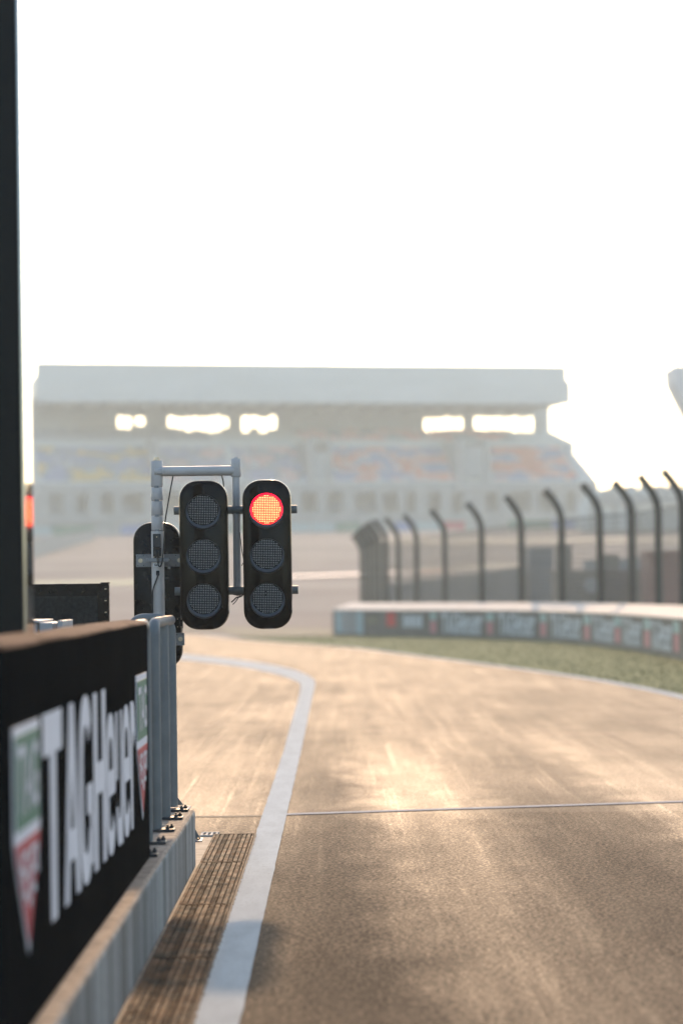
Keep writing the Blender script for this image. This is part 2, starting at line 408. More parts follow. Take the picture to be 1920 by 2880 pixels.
for _ in range(11000):
    y = 26+(random.random()**.8)*66
    rx = None
    for a, b in zip(roadR, roadR[1:]):
        if a.y <= y <= b.y: rx = a.x+(b.x-a.x)*(y-a.y)/(b.y-a.y+1e-9)
    if rx is None: continue
    hi = bx_at(y)-.02 if y < 93 else rx+2
    x = random.uniform(rx+.15, max(rx+.2, hi)); h = random.uniform(.015, .04); a = random.random()*3.14; s = random.uniform(.01, .03)
    d = Vector((math.cos(a)*s, math.sin(a)*s, 0)); lean = Vector((random.uniform(-.03,.03), random.uniform(-.03,.03), h))
    p = Vector((x, y, .01)); v = [bm.verts.new(p-d), bm.verts.new(p+d), bm.verts.new(p+lean)]; bm.faces.new(v)
tag(obj('grass', bm, M_blade), 'short green grass on the verge below the curved barrier', 'grass', kind='stuff')

# marks on the rising far track
def far_strip(name, a, b, wd, m):
    pa, pb = T(*a), T(*b); pts = [pa.lerp(pb, k/24) for k in range(25)]; return strip(name, pts, wd, m, .08, 3)
far_strip('far_painted_line', (700,1628), (1140,1612), 2.2, mat('far_line_paint', (.75,.75,.85), .6))
far_strip('far_green_runoff', (90,1645), (640,1636), 8, mat('runoff_green', (.17,.24,.15), .8))
far_strip('far_verge', (1040,1525), (1960,1520), 14, mat('verge_straw', (.34,.32,.24), .8))
far_strip('far_kerb', (1170,1603), (1470,1592), 2.5, mat('kerb_pale', (.42,.50,.40), .7))
far_strip('far_red_kerb', (1170,1612), (1270,1608), 2.2, mat('kerb_red', (.55,.12,.10), .7))

# ------------------------------------------------------------------ pit wall
def chip(y, k): return (noise.noise(Vector((y*2.3, k, 0)))*.5+noise.noise(Vector((y*9, k, 3)))*.5)
WT, WX = .362, -.912
bm = NB(); prev = None
for i in range(0, 226):
    y = 4+i*(11.2/225)
    c = max(0, chip(y, 1)+.06)*.035
    prof = [(WX, 0), (WX, WT-.02-c*.6), (WX-.004-c*.25, WT-.008-c*.5), (WX-.014-c, WT+chip(y,5)*.002), (-1.25, WT), (-1.65, WT), (-1.65, 0)]
    row = [bm.verts.new((x, y, z)) for x, z in prof]
    if prev:
        for k in range(len(prof)-1):
            f = bm.faces.new((prev[k], prev[k+1], row[k+1], row[k])); f.material_index = 0 if k < 2 or k == 5 else 1
    else: first = row
    prev = row
bm.faces.new(first); bm.faces.new(prev)
pw = obj('pit_wall', bm, [M_conc, M_conctop]); tag(pw, 'low grey concrete pit wall with chipped top edge under the black board', 'wall')
# steel angle bracket at the foot of the wall's far end
br = empty('angle_bracket', (-1.0,16.8,0), 'small galvanised angle bracket at the foot of the pit wall end', 'bracket')
bm = NB(); poly(bm, [(-1.03,16.75,.017), (-.965,16.75,.017), (-1.03,16.75,.13)], (0,.006,0)); obj('gusset', bm, M_steel, br)
bm = NB(); box(bm, -1.05,-.955, 16.65,16.85, .008,.016, .002); obj('foot_plate', bm, M_plate, br)
bm = NB(); tube(bm, [(-.985,16.70,.016),(-.985,16.70,.03)], .010, 6); obj('bolt', bm, M_bolt, br)
sd_ = empty('slot_drain', (-.88,17.1,0), 'small pale ladder slot drain crossing to the wall behind the grates', 'drain')
bm = NB()
box(bm, -.99,-.86, 17.00,17.02, .008,.020, .002); box(bm, -.99,-.86, 17.20,17.22, .008,.020, .002)
obj('rail', bm, M_cap, sd_)
bm = NB()
for k in range(4): box(bm, -.985+k*.034,-.971+k*.034, 17.022,17.198, .008,.018)
obj('rung', bm, M_cap, sd_)

# drain grates: sections of about two metres
def grate(y0, y1, label):
    e = empty('drain_grate', (-.745, (y0+y1)/2, .008), label, 'drain grate', 'drain grates beside the white line')
    X0, X1 = -.888, -.606; yA, yB = y0+.012, y1-.012
    b = NB(); box(b, X0, X1, yA, yB, .0095, .0125); obj('channel', b, M_void, e)
    b = NB(); box(b, X0-.001, X0+.016, yA, yB, .0125, .026, .002); box(b, X1-.012, X1+.001, yA, yB, .0125, .026, .002)
    box(b, X0+.017, X1-.013, yA, yA+.012, .0125, .024); box(b, X0+.017, X1-.013, yB-.012, yB, .0125, .024); obj('frame', b, M_grate, e)
    b = NB(); n = 8; pitch = (X1-X0-.032)/n
    for k in range(n):
        x = X0+.018+k*pitch
        if k in (2, 5): continue
        yy = yA+.014
        while yy < yB-.03:
            l = random.choice((.30, .42, .5)); ye = min(yy+l, yB-.014)
            box(b, x, x+pitch-.007, yy, ye-.006, .0125, .0235+random.uniform(-.0012,.0012), .0015, seg=1); yy = ye
    obj('bar', b, M_grate, e)
    for k in (2, 5):
        b = NB(); x = X0+.018+k*pitch; yy = yA+.02
        while yy < yB-.03: box(b, x, x+pitch-.007, yy, yy+.014, .0125, .0225); yy += .024
        obj('cross_rib', b, M_grate, e)
for a, b_, l in ((15.27,17.05,'rusty drain grate farthest from the camera, beside the wall end'), (13.21,15.27,'rusty drain grate second from the far end, fully sunlit beside the white line'),
                 (11.3,13.21,'rusty drain grate third from the far end, partly in the signal shadow'), (9.35,11.3,'dark drain grate fourth from the far end, at the photo bottom'), (7.4,9.35,'nearest drain grate, mostly below the photo bottom')):
    grate(a, b_, l)
bm = NB(); n = 420; Lr, Rr2 = [], []
for k in range(n):
    y = 7+k*(10.1/n); Lr.append(Vector((-.606, y, 0))); Rr2.append(Vector((-.595+.012*chip(y*5,8)+.006*random.random(), y, 0)))
ribbon(bm, Lr, Rr2, .013); tag(obj('bitumen_seal', bm, M_rubber), kind='structure')

# ------------------------------------------------------------------ advertising board (foam block) on the wall
BX, BY0, BY1, BT = -.985, 7.12, 12.5, 1.578
ab = empty('advertising_board', (-1.09, 9.8, WT), 'thick black watch advertising board with TAGHeuer lettering on the pit wall', 'advertising board')
bm = NB(); prev = None
ny = 90
for i in range(ny+1):
    y = BY0+(BY1-BY0)*i/ny; wv = noise.noise(Vector((y*.9, 2, 0)))*.010
    prof = [(BX, WT+.003), (BX, BT-.03), (BX, BT-.012+wv), (BX-.215, BT-.012+wv), (BX-.215, WT+.003)]
    row = [bm.verts.new((x, y, z)) for x, z in prof]
    if prev:
        for k in range(5): bm.faces.new((prev[k], prev[(k+1)%5], row[(k+1)%5], row[k]))
    else: fr = row
    prev = row
bm.faces.new(fr); bm.faces.new(prev); obj('foam_block', bm, M_board, ab)
bm = NB(); prev = None
for i in range(ny+1):
    y = BY0+(BY1-BY0)*i/ny; wv = noise.noise(Vector((y*.9, 2, 0)))*.010; w2 = noise.noise(Vector((y*1.7, 9, 0)))*.006
    z = BT-.012+wv
    prof = [(BX+.002, z+.002), (BX+.000, z+.010+w2), (BX-.03, z+.020+w2), (BX-.11, z+.026+w2), (BX-.19, z+.018+w2), (BX-.216, z+.002)]
    row = [bm.verts.new((x, y, zz)) for x, zz in prof]
    if prev:
        for k in range(6): bm.faces.new((prev[k], prev[(k+1)%6], row[(k+1)%6], row[k]))
    else: fr = row
    prev = row
bm.faces.new(fr); bm.faces.new(prev); obj('top_cover', bm, M_foam, ab, True)
FX = BX+.004
let = [('T',8.00,8.56,.612,1.328), ('A',8.60,9.13,.612,1.328), ('G',9.12,9.60,.604,1.336), ('H',9.66,10.16,.612,1.328), ('e',10.18,10.58,.604,1.215), ('u',10.62,10.92,.604,1.205), ('e',10.96,11.34,.604,1.215), ('r',11.37,11.62,.612,1.215)]
bm = NB()
for s, y0, y1, z0, z1 in let:
    bold(bm, s, lambda u, v, w: Vector((FX+w*.0012, y0+u*(y1-y0), z0+v*(z1-z0))))
obj('lettering', bm, M_white, ab)
def shield(par, y0):
    W, T_, B_ = .64, 1.325, .60; mid = .985; yc = y0+W/2
    def out(i, zt, zb):     # i inset
        return None
    b = NB()
    poly(b, [(FX, y0, T_), (FX, y0+W, T_), (FX, y0+W, .98), (FX, y0+W*.93, .90), (FX, yc, B_), (FX, y0+W*.07, .90), (FX, y0, .98)], (-.003,0,0))
    o = obj('shield_logo', b, M_white, par)
    def pc(name, pts, m, dx):
        b = NB(); poly(b, pts, (-.002,0,0)); return obj(name, b, m, o)
    x = FX+.003
    pc('green_field', [(x,y0+.03,T_-.03), (x,y0+W-.03,T_-.03), (x,y0+W-.03,mid+.02), (x,y0+.03,mid+.02)], M_green, 0)
    pc('red_field', [(x,y0+.03,mid-.02), (x,y0+W-.03,mid-.02), (x,y0+W*.91,.905), (x,yc,B_+.035), (x,y0+W*.09,.905)], M_red, 0)
    b = NB()
    for k, s in enumerate('TAG'):
        letter(b, s, lambda u, v, k=k: Vector((x+.003, y0+.075+k*.165+u*.15, mid+.065+v*.215)), fat=.015)
    for k, s in enumerate('HEUER'):
        hgt = (.10, .15, .19, .15, .10)[k]
        letter(b, s, lambda u, v, k=k, hgt=hgt: Vector((x+.003, y0+.075+k*.10+u*.088, mid-.05-hgt*(1-v))), fat=.01)
    obj('shield_lettering', b, M_white, o)
shield(ab, 7.27); shield(ab, 11.72)

# ------------------------------------------------------------------ black pillar at the left edge
pl = empty('pillar', (-1.6, 9.8, 0), 'tall black pillar with a shiny metal edge at the left side', 'pillar')
bm = NB(); box(bm, -1.95, -1.243, 9.57, 9.83, WT+.002, 6.5, .004); obj('shaft', bm, M_pillar, pl)
bm = NB(); box(bm, -1.2425, -1.232, 9.585, 9.825, WT+.004, 6.5, .001); obj('edge_trim', bm, M_mirror, pl)
bm = NB(); box(bm, -1.97, -1.225, 9.55, 9.85, WT-.01, WT+.012, .003); obj('base_plate', bm, M_darkplate, pl)

# cabinet and black panel behind the board
cb = empty('electric_cabinet', (-1.72, 13.4, WT), 'pale grey metal cabinet behind the board top, left of the railing', 'cabinet')
bm = NB(); box(bm, -1.98, -1.612, 13.0, 13.6, WT, 1.571, .006); obj('body', bm, M_cab, cb)
bm = NB(); box(bm, -1.99, -1.60, 12.98, 13.62, 1.573, 1.588, .004); obj('lid', bm, M_cab, cb)
bm = NB(); box(bm, -1.603, -1.53, 12.99, 13.5, WT, 1.575, .008); obj('door', bm, M_cab, cb)
bm = NB(); box(bm, -1.60, -1.607, 13.0, 13.1, WT+.1, 1.5); obj('seal', bm, M_cable, cb)
b2 = empty('metal_panel', (-1.49,13.3,WT), 'narrow pale grey upright panel standing right of the cabinet', 'panel')
bm = NB(); box(bm, -1.507, -1.478, 13.0, 13.5, WT, 1.585, .004); obj('sheet', bm, M_cab, b2)
bm = NB(); box(bm, -1.52, -1.465, 12.98, 13.52, WT, WT+.02, .003); obj('foot', bm, M_plate, b2)
bp = empty('black_panel', (-1.9, 15.6, 0), 'black felt backed panel with dark frame behind the grey cabinet', 'panel')
q0, q1 = P(85,1643,15.6), P(306,1642,15.6)
bm = NB(); box(bm, q0.x-.3, q1.x, 15.58, 15.66, 0, q0.z, .008); obj('frame', bm, M_backblack, bp)
bm = NB(); box(bm, q0.x-.2, q1.x-.07, 15.572, 15.579, .2, q0.z-.08); obj('felt_back', bm, M_felt, bp)
bm = NB()
for k in range(4): box(bm, q1.x-.024, q1.x-.012, 15.574, 15.5795, q0.z-.04-k*.075, q0.z-.034-k*.075)
obj('staple', bm, M_bolt, bp)
bm = NB(); box(bm, q1.x-.05, q1.x+.003, 15.575, 15.665, q0.z-.002, q0.z+.006, .002); obj('corner_clip', bm, M_felt, bp)

# ------------------------------------------------------------------ railings
LX, LR, RT = -1.052, .0315, 1.555
def base_plate(par, y, x=LX):
    b = NB(); box(b, x-.05, x+.105, y-.06, y+.05, WT+.002, WT+.016, .003); o = obj('base_plate', b, M_darkplate, par)
    for bx_, by_ in ((x+.065, y-.03), (x+.085, y+.03)):
        b = NB(); tube(b, [(bx_,by_,WT+.016),(bx_,by_,WT+.030)], .013, 6); tube(b, [(bx_,by_,WT+.030),(bx_,by_,WT+.040)], .007, 8); obj('bolt', b, M_darkplate, o)
def leg(par, x, y, ztop=RT-.02):
    b = NB(); tube(b, [(x,y,WT+.016),(x,y,ztop)], LR, 24); return obj('leg', b, M_steel, par, True)
ra = empty('railing', (LX,12.9,WT), 'short grey pipe railing end just emerging behind the black board', 'railing', 'pipe railings on the pit wall')
rad = .07
bm = NB(); tube(bm, [(LX,13.17,WT+.016)]+[(LX,13.17,RT-rad-.01)]+arc((LX,13.17-rad,RT-rad), rad, 0, math.pi/2, (0,1,0), (0,0,1), 10)+[(LX,12.62,RT)]+arc((LX,12.62,RT-rad), rad, math.pi/2, math.pi, (0,1,0), (0,0,1), 10)+[(LX,12.55,WT+.016)], LR, 24)
obj('hoop', bm, M_steel, ra, True); base_plate(ra, 13.17); base_plate(ra, 12.55)
rb = empty('railing', (LX,14.5,WT), 'grey pipe railing with rounded corners on the end of the pit wall', 'railing', 'pipe railings on the pit wall')
bm = NB(); tube(bm, [(LX,13.85,WT+.016),(LX,13.85,RT-rad-.01)]+arc((LX,13.85+rad,RT-rad), rad, math.pi, math.pi/2, (0,1,0), (0,0,1), 10)+[(LX,15.22,RT)], LR, 24)
obj('top_rail', bm, M_steel, rb, True)
rc = .085
bm = NB(); tube(bm, [(LX,15.24,WT+.016),(LX,15.24,RT+.012-rc)]+arc((LX-rc,15.24,RT+.012-rc), rc, 0, math.pi/2, (1,0,0), (0,0,1), 12)+[(-1.22,15.24,RT+.012)]+arc((-1.22,15.24,RT+.012-rc), rc, math.pi/2, math.pi, (1,0,0), (0,0,1), 12)+[(-1.305,15.24,WT+.016)], LR, 24)
obj('end_hoop', bm, M_steel, rb, True)
leg(rb, LX, 14.58)
for y in (13.85, 14.58, 15.1): base_plate(rb, y)
bm = NB(); box(bm, LX+.015, LX+.02, 15.235, 15.34, WT+.016, WT+.05); poly(bm, [(LX+.0,15.33,WT+.018), (LX+.06,15.33,WT+.018), (LX,15.33,WT+.10)], (0,.006,0)); obj('gusset', bm, M_steel, rb)
ss = empty('sign_plate', (-1.0,15.3,.36), 'small pale plate lying at the far corner of the pit wall', 'plate')
bm = NB(); box(bm, -1.02,-.945, 15.18,15.34, WT+.003, WT+.012, .002); obj('plate', bm, M_cap, ss)
bm = NB(); tube(bm, [(-.98,15.26,WT+.012),(-.98,15.26,WT+.016)], .006, 8); obj('rivet', bm, M_bolt, ss)

# ------------------------------------------------------------------ pit exit signal
sg = empty('traffic_signal', (-1.18, 15.96, 0), 'pit exit signal with two black lamp heads, right one lit red, on grey post', 'traffic signal')
PX, PY = -1.182, 15.96
bm = NB(); tube(bm, [(PX,PY,0),(PX,PY,2.135)], .042, 32); obj('post', bm, M_steelpost, sg, True)
bm = NB()
zz = [2.137, 2.235, 2.335, 2.425, 2.60]
for a, b_ in zip(zz, zz[1:]): tube(bm, [(PX,PY,a+.0015),(PX,PY,a+.004),(PX,PY,b_-.004),(PX,PY,b_-.0015)], [.038,.0395,.0395,.038], 32)
obj('pivot_collar', bm, M_steelpost, sg, True)
bm = NB()
for k, z in enumerate(zz[:-1]): box(bm, PX-.014, PX+.014, PY-.0412, PY-.030, z-.006, z+.008, .001)
obj('hinge_key', bm, M_plate, sg)
bm = NB(); tube(bm, [(PX,PY,2.60),(PX,PY,2.609)], .023, 24); tube(bm, [(PX,PY,2.609),(PX,PY,2.621)], .018, 6); obj('top_bolt', bm, M_bolt, sg)
AZ = 2.528
bm = NB(); tube(bm, [(PX-.015,PY-.035,AZ-.004),(PX+.03,PY-.02,AZ-.001),(PX+.05,PY,AZ),(-.67,PY,AZ)], [.018,.030,.033,.033], 28); obj('arm', bm, M_steelpost, sg, True)
bm = NB()
for k in range(3): box(bm, PX+.005, PX+.04, PY-.047, PY-.040, AZ-.018+k*.012, AZ-.014+k*.012)
obj('weld', bm, M_plate, sg)
HX = -.660
bm = NB(); tube(bm, [(HX,PY,2.485),(HX,PY,2.49),(HX,PY,2.60),(HX,PY,2.606)], [.030,.033,.033,.030], 28); tube(bm, [(HX,PY,2.607),(HX,PY,2.617)], .014, 6); obj('sleeve', bm, M_steelpost, sg, True)
bm = NB(); tube(bm, [(HX,PY,2.484),(HX,PY,1.735)], .0255, 24); obj('hanger_pole', bm, M_steelpost, sg, True)
for z in (2.268, 1.736):
    bm = NB(); tube(bm, [(-1.072,PY,z),(-.26,PY,z)], .0275, 24)
    tube(bm, [(HX-.03,PY,z),(HX,PY,z+.0),(HX+.03,PY,z)], [.028,.036,.028], 20)
    obj('crossbar', bm, M_steel, sg, True)

def rrect(cx, cz, hw, hh, r, n=10):
    pts = []
    for (sx, sz, a0) in ((1,1,0), (-1,1,90), (-1,-1,180), (1,-1,270)):
        for k in range(n+1):
            a = R(a0+90*k/n); ex = 2/2.15
            ca, sa = math.cos(a), math.sin(a)
            pts.append((cx+sx*(hw-r)+math.copysign(abs(ca)**ex, ca)*r, cz+sz*(hh-r)+math.copysign(abs(sa)**ex, sa)*r))
    return pts
def loft(bm, layers, mi=0):
    """layers: list of (y, inset)"""
    rings = []
    for y, pts in layers: rings.append([bm.verts.new((x, y, z)) for x, z in pts])
    n = len(rings[0])
    for a, b_ in zip(rings, rings[1:]):
        for k in range(n): bm.faces.new((a[k], a[(k+1)%n], b_[(k+1)%n], b_[k])).material_index = mi
    bm.faces.new(rings[0]); bm.faces.new(rings[-1])
def housing(par, cx, cz, yf, yb, m, name='signal_head', bulge=True):
    hw, hh, r = .159, .488, .128; s = 1 if yb > yf else -1; b = NB()
    L = [(0,.034), (.003,.022), (.009,.011), (.020,.004), (.040,.001), (.075,0)]
    T_ = abs(yb-yf)
    lay = [(yf+s*d, rrect(cx, cz, hw-i, hh-i, max(.02, r-i*.6))) for d, i in L]
    lay += [(yf+s*(T_-.018), rrect(cx, cz, hw-.001, hh-.001, r)), (yf+s*(T_-.004), rrect(cx, cz, hw-.006, hh-.006, r-.003)), (yf+s*T_, rrect(cx, cz, hw-.014, hh-.014, r-.008))]
    loft(b, lay); return obj(name, b, m, par, True)
def lens(par, cx, cz, yf, lit=False, dim=False):
    n = 48
    b = NB(); rad_ = .099
    ring = [b.verts.new((cx+rad_*math.cos(2*math.pi*k/n), yf-.006, cz+rad_*math.sin(2*math.pi*k/n))) for k in range(n)]
    cv = b.verts.new((cx, yf-.011, cz))
    for k in range(n): b.faces.new((ring[k], ring[(k+1)%n], cv))
    obj('lamp_lens', b, M_redlens if lit else M_lens, par, True)
    b = NB()    # hood: conical ring, wider below
    A = lambda r_, y, dz: [b.verts.new((cx+r_*math.cos(2*math.pi*k/n), y - max(0, -math.sin(2*math.pi*k/n))*.012, cz+dz+r_*math.sin(2*math.pi*k/n))) for k in range(n)]
    rs = [A(.100, yf-.004, 0), A(.1075, yf-.012, -.0072), A(.1095, yf-.013, -.0090), A(.1120, yf-.008, -.0112), A(.1150, yf+.006, -.0130)]
    for p_, q_ in zip(rs, rs[1:]):
        for k in range(n): b.faces.new((p_[k], p_[(k+1)%n], q_[(k+1)%n], q_[k]))
    obj('visor', b, M_visor, par, True)
    if lit:
        b = NB(); tube(b, [(cx+.1025*math.cos(2*math.pi*k/n), yf-.0085, cz-.001+.1025*math.sin(2*math.pi*k/n)) for k in range(n+1)], .0048, 8, cap=False); obj('lamp_halo', b, M_redhalo, par, True)  # glowing ring added to draw the red halo around the lit lamp
    b = NB(); p = .0111; m_ = 9
    for i in range(-m_, m_+1):
        for j in range(-m_, m_+1):
            x, z = (i)*p, (j)*p
            if x*x+z*z > (.091 if lit else .0952)**2: continue
            if not lit and random.random() < .003: continue
            yy = yf-.0125+.004*(x*x+z*z)/.0098
            rr_ = (.0031 if lit else .0025)*random.uniform(.92, 1.06)
            c_ = b.verts.new((cx+x, yy-.0012, cz+z)); rg = [b.verts.new((cx+x+rr_*math.cos(a), yy, cz+z+rr_*math.sin(a))) for a in [math.pi*k/3 for k in range(6)]]
            for k in range(6): b.faces.new((rg[k], rg[(k+1)%6], c_))
    obj('led_array', b, M_ledon if lit else M_led, par)
YF = 15.74
for cx, lit in ((-.868, False), (-.455, True)):
    h = housing(sg, cx, 1.970, YF, 15.925, M_gloss)
    h['label'] = 'black lamp head with its top lamp glowing red' if lit else 'black lamp head with all three lamps off'
    for k, cz in enumerate((2.262, 1.972, 1.683)): lens(h, cx, cz, YF, lit and k == 0)
    bm = NB(); box(bm, cx-.03, cx+.03, 15.926, 15.94, 2.23, 2.30); box(bm, cx-.03, cx+.03, 15.926, 15.94, 1.70, 1.77); obj('clamp', bm, M_plate, sg)
# rear head seen from behind
rh = housing(sg, -1.198, 1.711, 16.26, 16.085, M_backblack, 'rear_signal_head')
rh['label'] = 'black lamp head seen from behind, lower than the others'
for z, nm in ((1.942, 0), (1.418, 1)):
    bm = NB(); box(bm, -1.335, -1.020, 16.070, 16.084, z-.042, z+.042, .002); pt = obj('mounting_plate', bm, M_plate, sg)
    for x in (-1.305, -1.046):
        bm = NB(); tube(bm, [(x,16.070,z),(x,16.066,z)], .015, 20); tube(bm, [(x,16.066,z),(x,16.058,z)], .011, 6); obj('bolt', bm, M_bolt, pt)
    bm = NB()
    for x in (-1.322, -1.285, -1.07, -1.033):
        for dz in (-.032, .032): tube(bm, [(x,16.0705,z+dz),(x,16.0685,z+dz)], .0032, 8)
    obj('hole', bm, M_ink, pt)
bm = NB(); box(bm, -1.258,-1.106, 15.902,15.916, 1.930,1.956, .002)
for x in (-1.248, -1.116): box(bm, x-.006, x+.006, 15.916, 16.07, 1.936, 1.95)
cl = obj('pipe_clamp', bm, M_plate, sg)
bm = NB()
for x in (-1.246, -1.118): tube(bm, [(x,15.902,1.943),(x,15.892,1.943)], .010, 6)
obj('clamp_bolt', bm, M_plate, cl)
# socket box, cables, stickers on the post
yb = PY-.043
bm = NB(); box(bm, PX-.026, PX+.026, yb-.030, yb, 2.025, 2.115, .003); gb = obj('socket_box', bm, M_gearbox, sg)
bm = NB(); box(bm, PX-.027, PX+.027, yb-.012, yb, 1.955, 2.0235, .002); obj('socket', bm, M_ink, gb)
bm = NB(); tube(bm, [(PX,yb-.031,2.095),(PX,yb-.033,2.095)], .004, 10)
for x in (-.021, .021): tube(bm, [(PX+x,yb-.013,1.963),(PX+x,yb-.015,1.963)], .004, 8)
obj('screw', bm, M_bolt, gb)
bm = NB(); tube(bm, [(PX-.004,yb-.02,2.005),(PX-.002,yb-.022,1.985),(PX+.002,yb-.024,1.962)], [.012,.014,.009], 12)
for k in range(7): tube(bm, [(PX+.002+k*.001,yb-.024,1.960-k*.006),(PX+.002+k*.001,yb-.024,1.957-k*.006)], .0075, 10)
obj('plug', bm, M_cable, sg)
def cable(pts, r=.0048):
    b = NB(); tube(b, bezier_pts(pts, 8), r, 10); return obj('cable', b, M_cable, sg, True)
cable([(PX+.006,yb-.024,1.93), (PX+.010,yb-.028,1.905), (PX+.024,yb-.026,1.904), (PX+.036,yb-.02,1.95), (PX+.046,yb-.012,2.06), (PX+.055,yb,2.2), (PX+.085,PY-.02,2.38), (PX+.108,PY,2.50)])
cable([(-.755,PY,2.50), (-.745,PY-.005,2.46), (-.742,PY-.01,2.42)])
cable([(PX+.004,yb,1.862), (PX+.004,yb-.008,1.845), (PX-.012,yb-.010,1.80), (PX-.030,yb-.004,1.75), (PX-.034,yb,1.70), (PX-.036,yb,1.50)], .005)
cable([(HX+.02,PY-.02,2.12), (HX+.034,PY-.03,2.0), (HX+.044,PY-.02,1.93), (HX+.03,PY-.01,1.90)], .003)
cable([(-.70,PY-.03,1.66), (-.685,PY-.03,1.672), (-.665,PY-.035,1.690), (-.64,PY-.03,1.695), (-.62,PY-.02,1.71)], .0045)
cable([(-.69,PY-.03,1.645), (-.67,PY-.035,1.665), (-.645,PY-.035,1.70), (-.635,PY-.02,1.70)], .003)
bm = NB(); box(bm, PX-.011+.002, PX+.011+.002, yb-.0015, yb+.004, 1.840, 1.874, .006); obj('cable_hole', bm, M_ink, sg)
bm = NB(); box(bm, PX-.028, PX+.020, yb-.003, yb-.0005, 1.898, 1.925, .0005); st = obj('sticker', bm, M_sticker, sg)
bm = NB()
letter(bm, 'Se', lambda u, v: Vector((PX-.019+u*.020, yb-.0045, 1.904+v*.015)))
obj('sticker_text', bm, M_ink, st)
bm = NB(); box(bm, -1.125,-1.108, 16.080,16.0845, 1.885,1.912, .001); obj('sticker', bm, M_sticker, sg)
# small switch box with red and green halves low on the rear head
bm = NB(); box(bm, -1.325, -1.283, 16.060, 16.084, 1.505, 1.565, .003); sw = obj('switch_box', bm, M_gearbox, sg)
for m_, a0 in ((M_redpl, 90), (M_grnpl, -90)):
    b = NB(); c0 = (-1.305, 16.058, 1.528); poly(b, [Vector(c0)+Vector((math.cos(R(a0+k*15)), 0, math.sin(R(a0+k*15))))*.013 for k in range(13)], (0,.0015,0)); obj('button', b, m_, sw)
bm = NB()
for x in (-1.318, -1.292): tube(bm, [(x,16.059,1.557),(x,16.057,1.557)], .003, 8)
obj('screw', bm, M_bolt, sw)
bm = NB(); box(bm, -1.07,-1.028, 16.05,16.084, 1.49,1.56, .002); jb = obj('junction_box', bm, M_backblack, sg)
bm = NB()
for x, z in ((-1.062,1.552), (-1.038,1.552), (-1.062,1.50), (-1.038,1.498)): tube(bm, [(x,16.049,z),(x,16.047,z)], .003, 8)
obj('screw', bm, M_bolt, jb)

# ------------------------------------------------------------------ far curved barrier with banners
cum = [0]
for a, b_ in zip(BC, BC[1:]): cum.append(cum[-1]+(b_-a).length)
def CS(s, off=0):
    """point on the barrier face at arc length s (from the near end), offset away from the track"""
    s = max(0, min(cum[-1]-1e-4, s))
    for i in range(len(cum)-1):
        if cum[i] <= s <= cum[i+1]:
            t = (s-cum[i])/(cum[i+1]-cum[i]); p = BC[i].lerp(BC[i+1], t)
            tg = (BC[min(i+2, len(BC)-1)]-BC[max(i-1,0)]).normalized(); nn = Vector((tg.y, -tg.x, 0))
            return p+nn*off
    return BC[-1].copy()
def s_of(px, z=.8):
    best, bs = 1e9, 0
    for k in range(900):
        s = cum[-1]*k/899; p = CS(s); xx = 949+(p.x*cr-(z-H)*sr)/p.y*F
        if abs(xx-px) < best: best, bs = abs(xx-px), s
    return bs
tb = empty('track_barrier', tuple(BC[60]), 'long curved barrier with watch banners and a top coloured sunlit cream behind the grass', 'barrier')
def sweep(prof, s0, s1, m, name, n=80, mi=None):
    b = NB(); prev = None
    for i in range(n+1):
        s = s0+(s1-s0)*i/n; row = []
        for off, z in prof:
            p = CS(s, off); row.append(b.verts.new((p.x, p.y, z)))
        if prev:
            for k in range(len(prof)): b.faces.new((prev[k], prev[(k+1)%len(prof)], row[(k+1)%len(prof)], row[k]))
        else: b.faces.new(row)
        prev = row
    b.faces.new(prev); return obj(name, b, m, tb)
S1 = cum[-1]
zc = 1.20
sweep([(0,.02), (0,zc-.26), (.45,zc-.26), (.45,.02)], 0, S1, M_bar, 'banner_wall')
sweep([(-.03,zc-.255), (-.05,zc-.23), (-.03,zc-.20), (.75,zc+.04), (.82,zc+.02), (.82,zc-.255)], 0, S1, M_cap, 'foam_cap')  # sloped profile and pale cream stand in for a sunlit foam rim
def band(px0, px1, z0, z1, m, name, off=-.012):
    s0, s1 = s_of(px0), s_of(px1); b = NB(); prev = None
    for i in range(9):
        s = s0+(s1-s0)*i/8; p = CS(s, off); row = [b.verts.new((p.x, p.y, z0)), b.verts.new((p.x, p.y, z1))]
        if prev: b.faces.new((prev[0], prev[1], row[1], row[0]))
        prev = row
    return obj(name, b, m, tb)
def k_(x): return 880+x*1040/1568           # pixel helper for the banner pitch
band(k_(95), k_(155), .10, .92, M_teal, 'panel'); band(k_(125), k_(158), .14, .88, M_barlight, 'panel', -.02)
band(k_(160), k_(184), .08, .92, M_barlight, 'panel'); band(k_(184), k_(214), .08, .92, M_teal, 'panel')
band(k_(225), k_(272), .45, .75, M_palegrass, 'panel'); band(k_(310), k_(350), .38, .88, mat('banner_red', (.6,.06,.05), .6), 'panel')
bm = NB()
for j in range(5):
    s0, s1 = s_of(k_(388+j*16)), s_of(k_(399+j*16)); a = CS(s0,-.03); b_ = CS(s1,-.03); dz = .05*(j % 2)
    v = [bm.verts.new(q) for q in ((a.x,a.y,.36+dz),(b_.x,b_.y,.36),(b_.x,b_.y,.80),(a.x,a.y,.80-dz))]; bm.faces.new(v)
obj('lettering', bm, M_bprint, tb)
shd = [510, 750, 975, 1160, 1290, 1415, 1540]; txt = [(548,722), (790,945), (1010,1140), (1185,1280), (1312,1396), (1436,1526)]
for x in shd:
    band(k_(x-14), k_(x+14), .62, .90, M_pgreen, 'shield'); band(k_(x-12), k_(x+12), .18, .60, M_pred, 'shield')
